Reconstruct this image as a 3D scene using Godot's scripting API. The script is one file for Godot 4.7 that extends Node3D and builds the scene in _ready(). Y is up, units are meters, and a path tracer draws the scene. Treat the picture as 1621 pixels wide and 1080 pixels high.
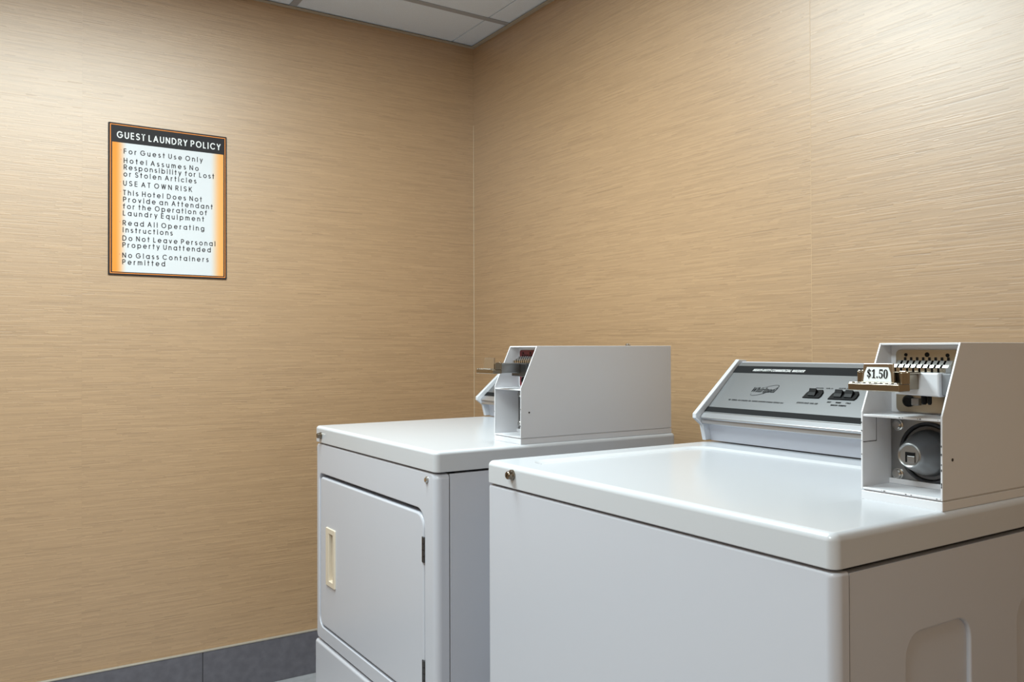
extends Node3D
# A hotel guest laundry corner: coin-operated dryer and washer against a vinyl-papered wall.
# Frame: room corner at the origin, x along the back wall, z along the left wall, y up, metres.

const H := 2.25                     # ceiling height
const RX := 3.05                     # room size along x
const RZ := 3.4                     # room size along z

const TROFFERS := [Vector3(1.185, 1.32, 1.22), Vector3(2.405, 2.235, 0.61)]   # x, z and length of each light
const LAMP := 5.45

# ---------------------------------------------------------------- mesh building
class MB:
	var v := PackedVector3Array()
	var n := PackedVector3Array()
	var uv := PackedVector2Array()
	var has_uv := false

	func tri(a: Vector3, b: Vector3, c: Vector3, na: Vector3, nb: Vector3, nc: Vector3, ua := Vector2.ZERO, ub := Vector2.ZERO, uc := Vector2.ZERO) -> void:
		var g := (b - a).cross(c - a)
		if g.length_squared() < 1e-20:
			return
		if g.dot(na + nb + nc) > 0.0:
			v.append_array([a, c, b]); n.append_array([na, nc, nb]); uv.append_array([ua, uc, ub])
		else:
			v.append_array([a, b, c]); n.append_array([na, nb, nc]); uv.append_array([ua, ub, uc])

	func quad(a: Vector3, b: Vector3, c: Vector3, d: Vector3, m: Vector3) -> void:
		tri(a, b, c, m, m, m); tri(a, c, d, m, m, m)

	func quad_uv(a: Vector3, b: Vector3, c: Vector3, d: Vector3, m: Vector3, u0: Vector2, u1: Vector2) -> void:
		has_uv = true
		tri(a, b, c, m, m, m, Vector2(u0.x, u1.y), Vector2(u1.x, u1.y), Vector2(u1.x, u0.y))
		tri(a, c, d, m, m, m, Vector2(u0.x, u1.y), Vector2(u1.x, u0.y), Vector2(u0.x, u0.y))

	func strip(la: Array, lb: Array) -> void:
		var k := la.size()
		for i in k:
			var j := (i + 1) % k
			tri(la[i][0], la[j][0], lb[j][0], la[i][1], la[j][1], lb[j][1])
			tri(la[i][0], lb[j][0], lb[i][0], la[i][1], lb[j][1], lb[i][1])

	func loop(outline: Array, pr: Array, xf: Transform3D) -> Array:
		var out := []
		for e in outline:
			var p: Vector2 = e[0] - e[2] * pr[0]
			out.append([xf * Vector3(p.x, p.y, pr[1]), xf.basis * Vector3(e[1].x * pr[2], e[1].y * pr[2], pr[3])])
		return out

	func cap(outline: Array, inset: float, z: float, dir: float, xf: Transform3D) -> void:
		var pts := PackedVector2Array()
		for e in outline:
			var p: Vector2 = e[0] - e[2] * inset
			if pts.is_empty() or p.distance_to(pts[pts.size() - 1]) > 1e-6:
				pts.append(p)
		if pts.size() > 2 and pts[0].distance_to(pts[pts.size() - 1]) < 1e-6:
			pts.remove_at(pts.size() - 1)
		var m := xf.basis * Vector3(0, 0, dir)
		var idx := Geometry2D.triangulate_polygon(pts)
		for t in range(0, idx.size(), 3):
			var q := []
			for k in 3:
				var p: Vector2 = pts[idx[t + k]]
				q.append(xf * Vector3(p.x, p.y, z))
			tri(q[0], q[1], q[2], m, m, m)

	# an outline pushed along z through a profile of [inset, z, normal outwards, normal along z]
	func loft(outline: Array, prof: Array, xf: Transform3D, cap_a := true, cap_b := true) -> void:
		var prev := []
		for pr in prof:
			var l := loop(outline, pr, xf)
			if not prev.is_empty():
				strip(prev, l)
			prev = l
		if cap_a:
			cap(outline, prof[0][0], prof[0][1], -1.0, xf)
		if cap_b:
			cap(outline, prof[-1][0], prof[-1][1], 1.0, xf)

	# plate of an outline with a rounded front edge
	func plate(outline: Array, depth: float, b: float, xf: Transform3D) -> void:
		loft(outline, MB.bevel(depth, b), xf)

	static func bevel(depth: float, b: float, k := 4) -> Array:
		var pr := [[0.0, 0.0, 1.0, 0.0], [0.0, depth - b, 1.0, 0.0]]
		for i in range(1, k + 1):
			var a := PI / 2 * i / k
			pr.append([b - b * cos(a), depth - b + b * sin(a), cos(a), sin(a)])
		return pr

	static func poly(pts: Array) -> Array:                 # sharp polygon, counterclockwise
		var out := []
		var k := pts.size()
		for i in k:
			var p: Vector2 = pts[i]
			var e0: Vector2 = (p - pts[(i + k - 1) % k]).normalized()
			var e1: Vector2 = (pts[(i + 1) % k] - p).normalized()
			var n0 := Vector2(e0.y, -e0.x)
			var n1 := Vector2(e1.y, -e1.x)
			var mm := (n0 + n1).normalized()
			mm /= maxf(0.3, mm.dot(n0))
			out.append([p, n0, mm]); out.append([p, n1, mm])
		return out

	static func rr(cx: float, cy: float, w: float, h: float, r, k := 5) -> Array:   # rounded rectangle, radius or one radius for each corner (tr, tl, bl, br)
		var rad: Array = r if r is Array else [r, r, r, r]
		var out := []
		for c in 4:
			var q: float = rad[c]
			var sx: float = [1, -1, -1, 1][c]
			var sy: float = [1, 1, -1, -1][c]
			var o := Vector2(cx + sx * (w / 2 - q), cy + sy * (h / 2 - q))
			for i in k + 1:
				var a := PI / 2 * (c + float(i) / k)
				var d := Vector2(cos(a), sin(a))
				out.append([o + d * q, d, d])
		return out

	# the same outline, whose bevel is wide at the upright edges and narrow at top and bottom
	static func upright(outline: Array, cx: float, cy: float, ky: float) -> Array:
		var out := []
		for e in outline:
			out.append([e[0], e[1], Vector2(signf(e[0].x - cx), signf(e[0].y - cy) * ky)])
		return out

	# frame: a rounded rectangle with a rounded rectangular hole, front at z = depth
	func frame(outer: Array, inner: Array, depth: float, b: float, bi: float, hole: float, xf: Transform3D, floor_too := false) -> void:
		var prof := MB.bevel(depth, b)
		loft(outer, prof, xf, false, false)
		var last := loop(outer, prof[-1], xf)
		var pin := []
		for i in 5:
			var a := PI / 2 * i / 4
			pin.append([-(bi - bi * sin(a)), depth - bi + bi * cos(a), -sin(a), cos(a)])
		pin.append([0.0, depth - hole, -1.0, 0.0])
		strip(last, loop(inner, pin[0], xf))
		loft(inner, pin, xf, false, false)
		if floor_too:
			cap(inner, 0.0, depth - hole, 1.0, xf)

	func rbox(c: Vector3, size: Vector3, r := 0.002, k := 3) -> void:     # box with rounded edges
		var h := size / 2
		r = minf(r, minf(h.x, minf(h.y, h.z)) * 0.999)
		var inner := h - Vector3(r, r, r)
		var ax := []
		for a in 3:
			var l := []
			for i in k + 1: l.append(-h[a] + r * (1.0 - cos(PI / 2 * i / k)) if false else -h[a] + r * i / k)
			for i in k + 1: l.append(h[a] - r + r * i / k)
			ax.append(l)
		for f in 6:
			var a := f / 2
			var s := 1.0 if f % 2 else -1.0
			var b := (a + 1) % 3
			var d := (a + 2) % 3
			var grid := []
			for i in ax[b].size():
				var row := []
				for j in ax[d].size():
					var p := Vector3.ZERO
					p[a] = s * h[a]; p[b] = ax[b][i]; p[d] = ax[d][j]
					var q := p.clamp(-inner, inner)
					var dir := (p - q).normalized()
					row.append([c + q + dir * r, dir])
				grid.append(row)
			for i in grid.size() - 1:
				for j in grid[0].size() - 1:
					var p0 = grid[i][j]; var p1 = grid[i + 1][j]; var p2 = grid[i + 1][j + 1]; var p3 = grid[i][j + 1]
					tri(p0[0], p1[0], p2[0], p0[1], p1[1], p2[1])
					tri(p0[0], p2[0], p3[0], p0[1], p2[1], p3[1])

	func box(a: Vector3, b: Vector3, r := 0.0015) -> void:                 # by two opposite corners
		rbox((a + b) / 2, (b - a).abs(), r, 2)

	func lathe(prof: Array, xf: Transform3D, seg := 28) -> void:           # profile of Vector2(radius, along z)
		for i in prof.size() - 1:
			var p: Vector2 = prof[i]
			var q: Vector2 = prof[i + 1]
			var t := (q - p).normalized()
			var m := Vector2(t.y, -t.x)
			for s in seg:
				var a := TAU * s / seg
				var b := TAU * (s + 1) / seg
				var ca := Vector2(cos(a), sin(a))
				var cb := Vector2(cos(b), sin(b))
				var na := xf.basis * Vector3(ca.x * m.x, ca.y * m.x, m.y)
				var nb := xf.basis * Vector3(cb.x * m.x, cb.y * m.x, m.y)
				var p0 := xf * Vector3(ca.x * p.x, ca.y * p.x, p.y)
				var p1 := xf * Vector3(cb.x * p.x, cb.y * p.x, p.y)
				var q0 := xf * Vector3(ca.x * q.x, ca.y * q.x, q.y)
				var q1 := xf * Vector3(cb.x * q.x, cb.y * q.x, q.y)
				tri(p0, p1, q1, na, nb, nb); tri(p0, q1, q0, na, nb, na)

	# a flat pen stroke along points, facing local +z
	func stroke(pts: Array, t: float, z: float, xf: Transform3D) -> void:
		var m := xf.basis.z
		for i in pts.size() - 1:
			var p: Vector2 = pts[i]
			var q: Vector2 = pts[i + 1]
			var d := (q - p).normalized()
			var s := Vector2(-d.y, d.x) * t / 2
			var e := d * t * (0.5 if pts.size() == 2 else 0.25)
			var c := [p - e + s, p - e - s, q + e - s, q + e + s]
			var w := []
			for k in 4: w.append(xf * Vector3(c[k].x, c[k].y, z + 0.00002 * ((i * 5 + pts.size()) % 11)))   # overlapping strokes lie one on another
			quad(w[0], w[1], w[2], w[3], m)

	func mesh(org: Vector3) -> ArrayMesh:
		var arr := []
		arr.resize(Mesh.ARRAY_MAX)
		var p := PackedVector3Array(v)
		for i in p.size(): p[i] -= org
		arr[Mesh.ARRAY_VERTEX] = p
		var m := PackedVector3Array(n)
		for i in m.size(): m[i] = m[i].normalized()
		arr[Mesh.ARRAY_NORMAL] = m
		if has_uv:
			arr[Mesh.ARRAY_TEX_UV] = uv
		var am := ArrayMesh.new()
		am.add_surface_from_arrays(Mesh.PRIMITIVE_TRIANGLES, arr)
		return am

# ---------------------------------------------------------------- scene helpers
var org := Vector3.ZERO              # base point of the thing being built; parts are stored relative to it
var mats := {}

func part(called: String, mb: MB, m: Material, parent: Node, label := "") -> MeshInstance3D:
	var o := MeshInstance3D.new()
	o.name = called
	o.mesh = mb.mesh(org)
	o.material_override = m
	o.cast_shadow = GeometryInstance3D.SHADOW_CASTING_SETTING_ON
	parent.add_child(o, true)
	if label: o.set_meta("label", label)
	return o

func structure(called: String, mb: MB, m: Material) -> MeshInstance3D:
	org = Vector3.ZERO
	var o := part(called, mb, m, self)
	o.set_meta("kind", "structure")
	return o

func thing(called: String, label: String, category: String, at: Vector3) -> Node3D:
	var o := Node3D.new()
	o.name = called
	add_child(o, true)
	o.position = at
	o.set_meta("label", label)
	o.set_meta("category", category)
	org = at
	return o

func mat(called: String, c: Color, rough: float, metal := 0.0, spec := 0.5) -> StandardMaterial3D:
	var m := StandardMaterial3D.new()
	m.albedo_color = c
	m.roughness = rough
	m.metallic = metal
	m.metallic_specular = spec
	mats[called] = m
	return m

func rgb(r: int, g: int, b: int) -> Color:
	return Color(r / 255.0, g / 255.0, b / 255.0)

# frames of reference: local x to the right and y up as seen from the front, z towards the viewer
func face_front(o: Vector3) -> Transform3D: return Transform3D(Basis(), o)                                                  # faces +z
func face_right(o: Vector3) -> Transform3D: return Transform3D(Basis(Vector3(0, 0, -1), Vector3(0, 1, 0), Vector3(1, 0, 0)), o)   # faces +x
func face_up(o: Vector3) -> Transform3D: return Transform3D(Basis(Vector3(1, 0, 0), Vector3(0, 0, -1), Vector3(0, 1, 0)), o)

func _ready() -> void:
	setup_view()
	make_materials()
	build_room()
	build_ceiling()
	build_sign()
	build_dryer()
	build_washer()

# ---------------------------------------------------------------- camera, light, exposure
func setup_view() -> void:
	var cam := Camera3D.new()
	cam.name = "camera"
	add_child(cam)
	var yaw := 0.9973
	var pitch := 0.0095
	var roll := -0.0032
	var fw := Vector3(-sin(yaw) * cos(pitch), sin(pitch), -cos(yaw) * cos(pitch))
	var r := Vector3(cos(yaw), 0, -sin(yaw))
	var u := r.cross(fw)
	var r2 := r * cos(roll) + u * sin(roll)
	var u2 := u * cos(roll) - r * sin(roll)
	cam.transform = Transform3D(Basis(r2, u2, -fw), Vector3(2.746, 1.0946, 1.6018))
	cam.fov = 44.6186
	cam.near = 0.02
	cam.current = true
	var env := Environment.new()
	env.background_mode = Environment.BG_COLOR
	env.background_color = Color(0.02, 0.02, 0.02)
	env.tonemap_mode = Environment.TONE_MAPPER_LINEAR
	env.tonemap_exposure = 1.0
	env.sdfgi_enabled = true
	env.ssao_enabled = true
	env.ssil_enabled = true
	var we := WorldEnvironment.new()
	we.name = "environment"
	we.environment = env
	add_child(we)
	# two lensed troffers in the ceiling grid, 2 by 4 feet and 2 by 2 feet, of the same brightness
	for e in TROFFERS:
		var lamp := AreaLight3D.new()
		lamp.name = "troffer_light"
		add_child(lamp, true)
		lamp.position = Vector3(e.x, H - 0.012, e.y)
		lamp.rotation.x = -PI / 2
		lamp.area_size = Vector2(0.54, e.z - 0.08)
		lamp.light_color = Color(0.935, 0.995, 1.0)
		lamp.light_energy = LAMP * (e.z - 0.08) / 1.14
		lamp.area_range = 12.0
		lamp.area_attenuation = 2.0
		lamp.shadow_enabled = true

func wallpaper(seed_value: int) -> Array:
	# vinyl paper of fine horizontal slubs: colour and relief from the same strokes
	var rng := RandomNumberGenerator.new()
	rng.seed = seed_value
	var w := 1024
	var h := 2048
	var tone := Image.create_empty(w, h, false, Image.FORMAT_RGB8)
	tone.fill(Color(0.5, 0.5, 0.5))
	for i in 30000:
		var g := 0.5 + rng.randfn(0.0, 0.13)
		var len := int(rng.randf_range(20, 150))
		var th := rng.randi_range(1, 4)
		var x := rng.randi_range(-60, w - 1)
		var y := rng.randi_range(0, h - 1)
		tone.fill_rect(Rect2i(x, y, len, th), Color(g, g, g))
		if x + len > w:
			tone.fill_rect(Rect2i(0, y, x + len - w, th), Color(g, g, g))
	tone.resize(w / 2, h / 2, Image.INTERPOLATE_BILINEAR)
	tone.resize(w, h, Image.INTERPOLATE_CUBIC)
	var relief: Image = tone.duplicate()
	relief.bump_map_to_normal_map(2.2)
	var data := tone.get_data()
	for i in range(0, data.size(), 3):
		var t := data[i] / 255.0 - 0.5
		data[i] = clampi(int(255.0 * (0.96 + t * 0.27)), 0, 255)
		data[i + 1] = clampi(int(255.0 * (0.957 + t * 0.29)), 0, 255)
		data[i + 2] = clampi(int(255.0 * (0.954 + t * 0.31)), 0, 255)
	var color := Image.create_from_data(w, h, false, Image.FORMAT_RGB8, data)
	return [ImageTexture.create_from_image(color), ImageTexture.create_from_image(relief)]

func make_materials() -> void:
	var wp := wallpaper(11)
	var m := mat("paper", rgb(178, 144, 107), 0.48, 0.0, 0.71)
	m.clearcoat_enabled = true
	m.clearcoat = 1.0
	m.clearcoat_roughness = 0.42
	m.albedo_texture = wp[0]
	m.normal_enabled = true
	m.normal_texture = wp[1]
	m.normal_scale = 0.4
	mat("plaster", rgb(190, 165, 135), 0.9)
	mat("seam_glint", rgb(196, 168, 134), 0.5)  # paper colour lightened to paint a lit edge
	mat("caulk", rgb(205, 185, 158), 0.6)
	mat("enamel", rgb(195, 197, 202), 0.19, 0.0, 0.5)
	mat("panel_enamel", rgb(195, 197, 206), 0.26, 0.0, 0.5)
	mat("box_enamel", rgb(218, 218, 222), 0.26, 0.0, 0.5)
	mat("chassis", rgb(58, 58, 60), 0.7)
	mat("chip", rgb(40, 33, 30), 0.8)
	mat("chrome", rgb(196, 194, 190), 0.16, 1.0)
	mat("steel", rgb(150, 150, 150), 0.36, 1.0)
	mat("dark_steel", rgb(95, 95, 97), 0.42, 1.0)
	mat("nickel", rgb(152, 142, 126), 0.26, 1.0)
	mat("nickel_plate", rgb(178, 166, 146), 0.36, 0.9)
	mat("bolt_metal", rgb(134, 124, 112), 0.22, 1.0)
	mat("aluminium", rgb(142, 143, 145), 0.36, 0.9)
	mat("alu_trim", rgb(180, 181, 185), 0.3, 0.8)
	mat("black_print", rgb(24, 25, 27), 0.6, 0.0, 0.25)
	mat("switch_black", rgb(12, 12, 13), 0.45, 0.0, 0.3)
	mat("white_print", rgb(218, 218, 218), 0.6, 0.0, 0.3)
	mat("label_white", rgb(232, 236, 238), 0.5)
	mat("plastic_white", rgb(214, 216, 222), 0.45)
	mat("grey_plastic", rgb(126, 128, 132), 0.5)
	mat("cream_plastic", rgb(216, 203, 184), 0.4)
	mat("red_plate", rgb(112, 40, 44), 0.4, 0.2)
	mat("sign_black", rgb(34, 31, 33), 0.6, 0.0, 0.35)
	mat("sign_orange", rgb(226, 138, 66), 0.7, 0.0, 0.3)
	mat("sign_ink", rgb(44, 39, 42), 0.7, 0.0, 0.2)
	mat("sign_bullet", rgb(206, 120, 84), 0.5)
	mat("base_tile", rgb(106, 104, 112), 0.4)
	mat("grout", rgb(62, 60, 64), 0.9)
	mat("edge_trim", rgb(176, 168, 156), 0.4, 0.3)
	mat("floor_tile", rgb(166, 166, 170), 0.35)
	mat("ceiling_board", rgb(226, 235, 246), 0.95, 0.0, 0.2)
	mat("grid_paint", rgb(158, 160, 164), 0.6)
	mat("angle_paint", rgb(168, 158, 142), 0.6)
	mat("fixture", rgb(230, 230, 228), 0.5)
	var lens := mat("lens", rgb(240, 240, 240), 0.5)
	lens.emission_enabled = true
	lens.emission = Color(0.935, 0.995, 1.0)
	lens.emission_energy_multiplier = 1.2
	# speckled mineral board and stone-look tiles
	for e in [["ceiling_board", 0.35, 0.92], ["base_tile", 0.03, 0.86], ["floor_tile", 0.03, 0.9]]:
		var fn := FastNoiseLite.new()
		fn.seed = 5
		fn.frequency = e[1]
		fn.fractal_octaves = 4
		var ramp := Gradient.new()
		ramp.set_color(0, Color(e[2], e[2], e[2]))
		ramp.set_color(1, Color.WHITE)
		var t := NoiseTexture2D.new()
		t.width = 512
		t.height = 512
		t.seamless = true
		t.noise = fn
		t.color_ramp = ramp
		mats[e[0]].albedo_texture = t
		mats[e[0]].uv1_triplanar = true
		mats[e[0]].uv1_scale = Vector3.ONE * 1.6

# ---------------------------------------------------------------- room
func paper_strip(parent: Node, a: Vector3, b: Vector3, nrm: Vector3, u0: float) -> void:
	# one drop of wallpaper between the floor points a and b, glued on the wall
	var mb := MB.new()
	var t := nrm * 0.0012
	var y := Vector3(0, H + 0.02, 0)
	var len := a.distance_to(b)
	var per := 1.3128
	mb.quad_uv(a + t, b + t, b + t + y, a + t + y, nrm, Vector2(u0, 0.0), Vector2(u0 + len / per, y.y / per))
	for e in [[a, (a - b).normalized()], [b, (b - a).normalized()]]:
		mb.quad_uv(e[0], e[0] + t, e[0] + t + y, e[0] + y, e[1], Vector2(u0, 0.0), Vector2(u0 + 0.001, y.y / per))
	part("wallpaper_strip", mb, mats.paper, parent)

func build_room() -> void:
	var mb := MB.new()
	mb.box(Vector3(-0.12, -0.12, -0.12), Vector3(RX + 0.12, -0.011, RZ + 0.12))
	var floor_node := structure("floor", mb, mats.grout)
	var step := 0.6
	for i in 8:
		for k in 7:
			var x0 := maxf(0.0, i * step - 0.2)
			var x1 := minf(RX, (i + 1) * step - 0.2)
			var z0 := maxf(0.0, k * step - 0.1)
			var z1 := minf(RZ, (k + 1) * step - 0.1)
			if x1 - x0 < 0.02 or z1 - z0 < 0.02: continue
			mb = MB.new()
			mb.box(Vector3(x0 + 0.0015, -0.011, z0 + 0.0015), Vector3(x1 - 0.0015, 0, z1 - 0.0015), 0.001)
			part("floor_tile", mb, mats.floor_tile, floor_node)
	var top := H + 0.22
	# left wall, x = 0
	mb = MB.new()
	mb.box(Vector3(-0.12, -0.01, -0.12), Vector3(-0.0012, top, RZ + 0.12))
	var w := structure("wall_left", mb, mats.plaster)
	var g := 0.00004
	paper_strip(w, Vector3(-0.0012, 0, 1.337 - g), Vector3(-0.0012, 0, 0.0), Vector3(1, 0, 0), 0.0)
	paper_strip(w, Vector3(-0.0012, 0, RZ), Vector3(-0.0012, 0, 1.337 + g), Vector3(1, 0, 0), 0.31)
	# back wall, z = 0
	mb = MB.new()
	mb.box(Vector3(-0.12, -0.01, -0.12), Vector3(RX + 0.12, top, -0.0012))
	w = structure("wall_back", mb, mats.plaster)
	var xs := [0.0, 0.2128, 1.5257, 2.8385, RX]
	for i in 4:
		paper_strip(w, Vector3(xs[i] + (g if i else 0.0), 0, -0.0012), Vector3(xs[i + 1] - g, 0, -0.0012), Vector3(0, 0, 1), 0.17 * i)
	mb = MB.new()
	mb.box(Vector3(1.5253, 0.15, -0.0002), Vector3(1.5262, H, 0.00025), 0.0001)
	part("seam_glint", mb, mats.seam_glint, w)  # thin lighter strip paints the light caught on the wallpaper joint
	# right wall and the wall behind the camera
	mb = MB.new()
	mb.box(Vector3(RX + 0.0012, -0.01, -0.12), Vector3(RX + 0.12, top, RZ + 0.12))
	w = structure("wall_right", mb, mats.plaster)
	paper_strip(w, Vector3(RX + 0.0012, 0, 0), Vector3(RX + 0.0012, 0, 1.4), Vector3(-1, 0, 0), 0.0)
	paper_strip(w, Vector3(RX + 0.0012, 0, 1.401), Vector3(RX + 0.0012, 0, RZ), Vector3(-1, 0, 0), 0.4)
	mb = MB.new()
	mb.box(Vector3(-0.12, -0.01, RZ + 0.0012), Vector3(RX + 0.12, top, RZ + 0.12))
	w = structure("wall_front", mb, mats.plaster)
	for i in 3:
		paper_strip(w, Vector3(RX - i * RX / 3, 0, RZ + 0.0012), Vector3(RX - (i + 1) * RX / 3, 0, RZ + 0.0012), Vector3(0, 0, -1), 0.2 * i)
	# caulked inside corner
	mb = MB.new()
	mb.box(Vector3(0.0, 0.15, 0.0), Vector3(0.0022, H - 0.3, 0.0022), 0.001)
	structure("trim_1", mb, mats.caulk)
	# tiled baseboards with a metal edge on top
	skirting("baseboard_left", Vector3(0, 0, 0), Vector3(0, 0, 1), RZ, Vector3(1, 0, 0), 0.397)
	skirting("baseboard_back", Vector3(0.011, 0, 0), Vector3(1, 0, 0), RX - 0.022, Vector3(0, 0, 1), 0.3)
	skirting("baseboard_right", Vector3(RX, 0, 0), Vector3(0, 0, 1), RZ, Vector3(-1, 0, 0), 0.3)
	skirting("baseboard_front", Vector3(0.011, 0, RZ), Vector3(1, 0, 0), RX - 0.022, Vector3(0, 0, -1), 0.3)

func skirting(called: String, o: Vector3, along: Vector3, length: float, out: Vector3, first: float) -> void:
	var up := Vector3(0, 1, 0)
	var mb := MB.new()
	mb.box(o, o + along * length + out * 0.008 + up * 0.142, 0.0005)
	var base := structure(called, mb, mats.grout)
	var s := 0.0
	var e := first
	while s < length:
		mb = MB.new()
		mb.box(o + along * (s + 0.0012), o + along * (minf(e, length) - 0.0012) + out * 0.010 + up * 0.142, 0.001)
		part("tile", mb, mats.base_tile, base)
		s = e
		e += 0.6
	mb = MB.new()
	mb.box(o + up * 0.142, o + along * length + out * 0.0115 + up * 0.1465, 0.001)
	part("edge_strip", mb, mats.edge_trim, base)

func build_ceiling() -> void:
	var mb := MB.new()
	mb.box(Vector3(-0.1, H + 0.14, -0.1), Vector3(RX + 0.1, H + 0.2, RZ + 0.1))
	var c := structure("ceiling", mb, mats.plaster)
	var xs := [0.0, 0.27, 0.88, 1.49, 2.10, 2.71, RX]
	var zs := [0.0, 0.71, 1.93, 3.15, RZ]
	var score := [0.10, 1.32, 2.54, 3.3]
	for i in xs.size() - 1:
		for k in 4:
			if i == 2 and k == 1: continue            # the lights sit here
			if i == 4 and k == 2: continue
			mb = MB.new()
			var g := 0.004
			mb.box(Vector3(xs[i] + g, H + 0.004, zs[k] + g), Vector3(xs[i + 1] - g, H + 0.018, zs[k + 1] - g), 0.001)
			for part_z in [[zs[k] + g, score[k] - 0.002], [score[k] + 0.002, zs[k + 1] - g]]:
				mb.box(Vector3(xs[i] + g, H - 0.001, part_z[0]), Vector3(xs[i + 1] - g, H + 0.005, part_z[1]), 0.002)
			part("ceiling_tile", mb, mats.ceiling_board, c)
	for i in range(1, xs.size() - 1):
		mb = MB.new()
		mb.box(Vector3(xs[i] - 0.012, H - 0.004, 0.004), Vector3(xs[i] + 0.012, H - 0.001, RZ - 0.004), 0.0008)
		mb.box(Vector3(xs[i] - 0.0015, H - 0.002, 0.004), Vector3(xs[i] + 0.0015, H + 0.03, RZ - 0.004), 0.0005)
		part("grid_bar", mb, mats.grid_paint, c)
	for k in [1, 2, 3]:
		for i in xs.size() - 1:
			mb = MB.new()
			mb.box(Vector3(xs[i] + (0.0125 if i else 0.003), H - 0.004, zs[k] - 0.012), Vector3(xs[i + 1] - 0.0125, H - 0.001, zs[k] + 0.012), 0.0008)
			part("cross_bar", mb, mats.grid_paint, c)
	for e in [[Vector3(0, 0, 0), Vector3(0.018, 0, RZ)], [Vector3(0.018, 0, 0), Vector3(RX, 0, 0.018)], [Vector3(RX - 0.018, 0, 0.018), Vector3(RX, 0, RZ)], [Vector3(0.018, 0, RZ - 0.018), Vector3(RX - 0.018, 0, RZ)]]:
		mb = MB.new()
		mb.box(e[0] + Vector3(0, H - 0.0065, 0), e[1] + Vector3(0, H - 0.0045, 0), 0.0006)
		part("wall_angle", mb, mats.angle_paint, c)
	# the tile beside the shorter light
	mb = MB.new()
	mb.box(Vector3(2.104, H - 0.001, 2.544), Vector3(2.706, H + 0.018, 3.146), 0.001)
	part("ceiling_tile", mb, mats.ceiling_board, c)
	for e in TROFFERS:
		var long: float = e.z
		var t := thing("ceiling_light", "white framed rectangular light panel in the ceiling grid above the dryer front" if long > 1.0 else "square white framed light panel in the ceiling grid above the open floor", "light", Vector3(e.x, H, e.y))
		t.set_meta("group", "ceiling light panels")
		mb = MB.new()
		mb.frame(MB.rr(0, 0, 0.584, long - 0.026, 0.002, 1), MB.rr(0, 0, 0.55, long - 0.07, 0.002, 1), 0.006, 0.001, 0.001, 0.005, Transform3D(Basis(Vector3(1, 0, 0), Vector3(0, 0, 1), Vector3(0, -1, 0)), Vector3(e.x, H + 0.001, e.y)))
		part("frame", mb, mats.fixture, t)
		mb = MB.new()
		mb.box(Vector3(e.x - 0.29, H + 0.012, e.y - long / 2 + 0.015), Vector3(e.x + 0.29, H + 0.10, e.y + long / 2 - 0.015), 0.004)
		part("housing", mb, mats.fixture, t)
		mb = MB.new()
		mb.box(Vector3(e.x - 0.276, H - 0.002, e.y - long / 2 + 0.034), Vector3(e.x + 0.276, H + 0.006, e.y + long / 2 - 0.034), 0.001)
		part("lens", mb, mats.lens, t)

# ---------------------------------------------------------------- the pen-stroke alphabet of the sign
var glyphs := {}

func arc(cx: float, cy: float, rx: float, ry: float, a0: float, a1: float) -> Array:
	var k := maxi(3, int(absf(a1 - a0) / 22.0))
	var out := []
	for i in k + 1:
		var a := deg_to_rad(a0 + (a1 - a0) * i / k)
		out.append(Vector2(cx + rx * cos(a), cy + ry * sin(a)))
	return out

func ln(c: Array) -> Array:
	var out := []
	for i in range(0, c.size(), 2): out.append(Vector2(c[i], c[i + 1]))
	return out

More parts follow.
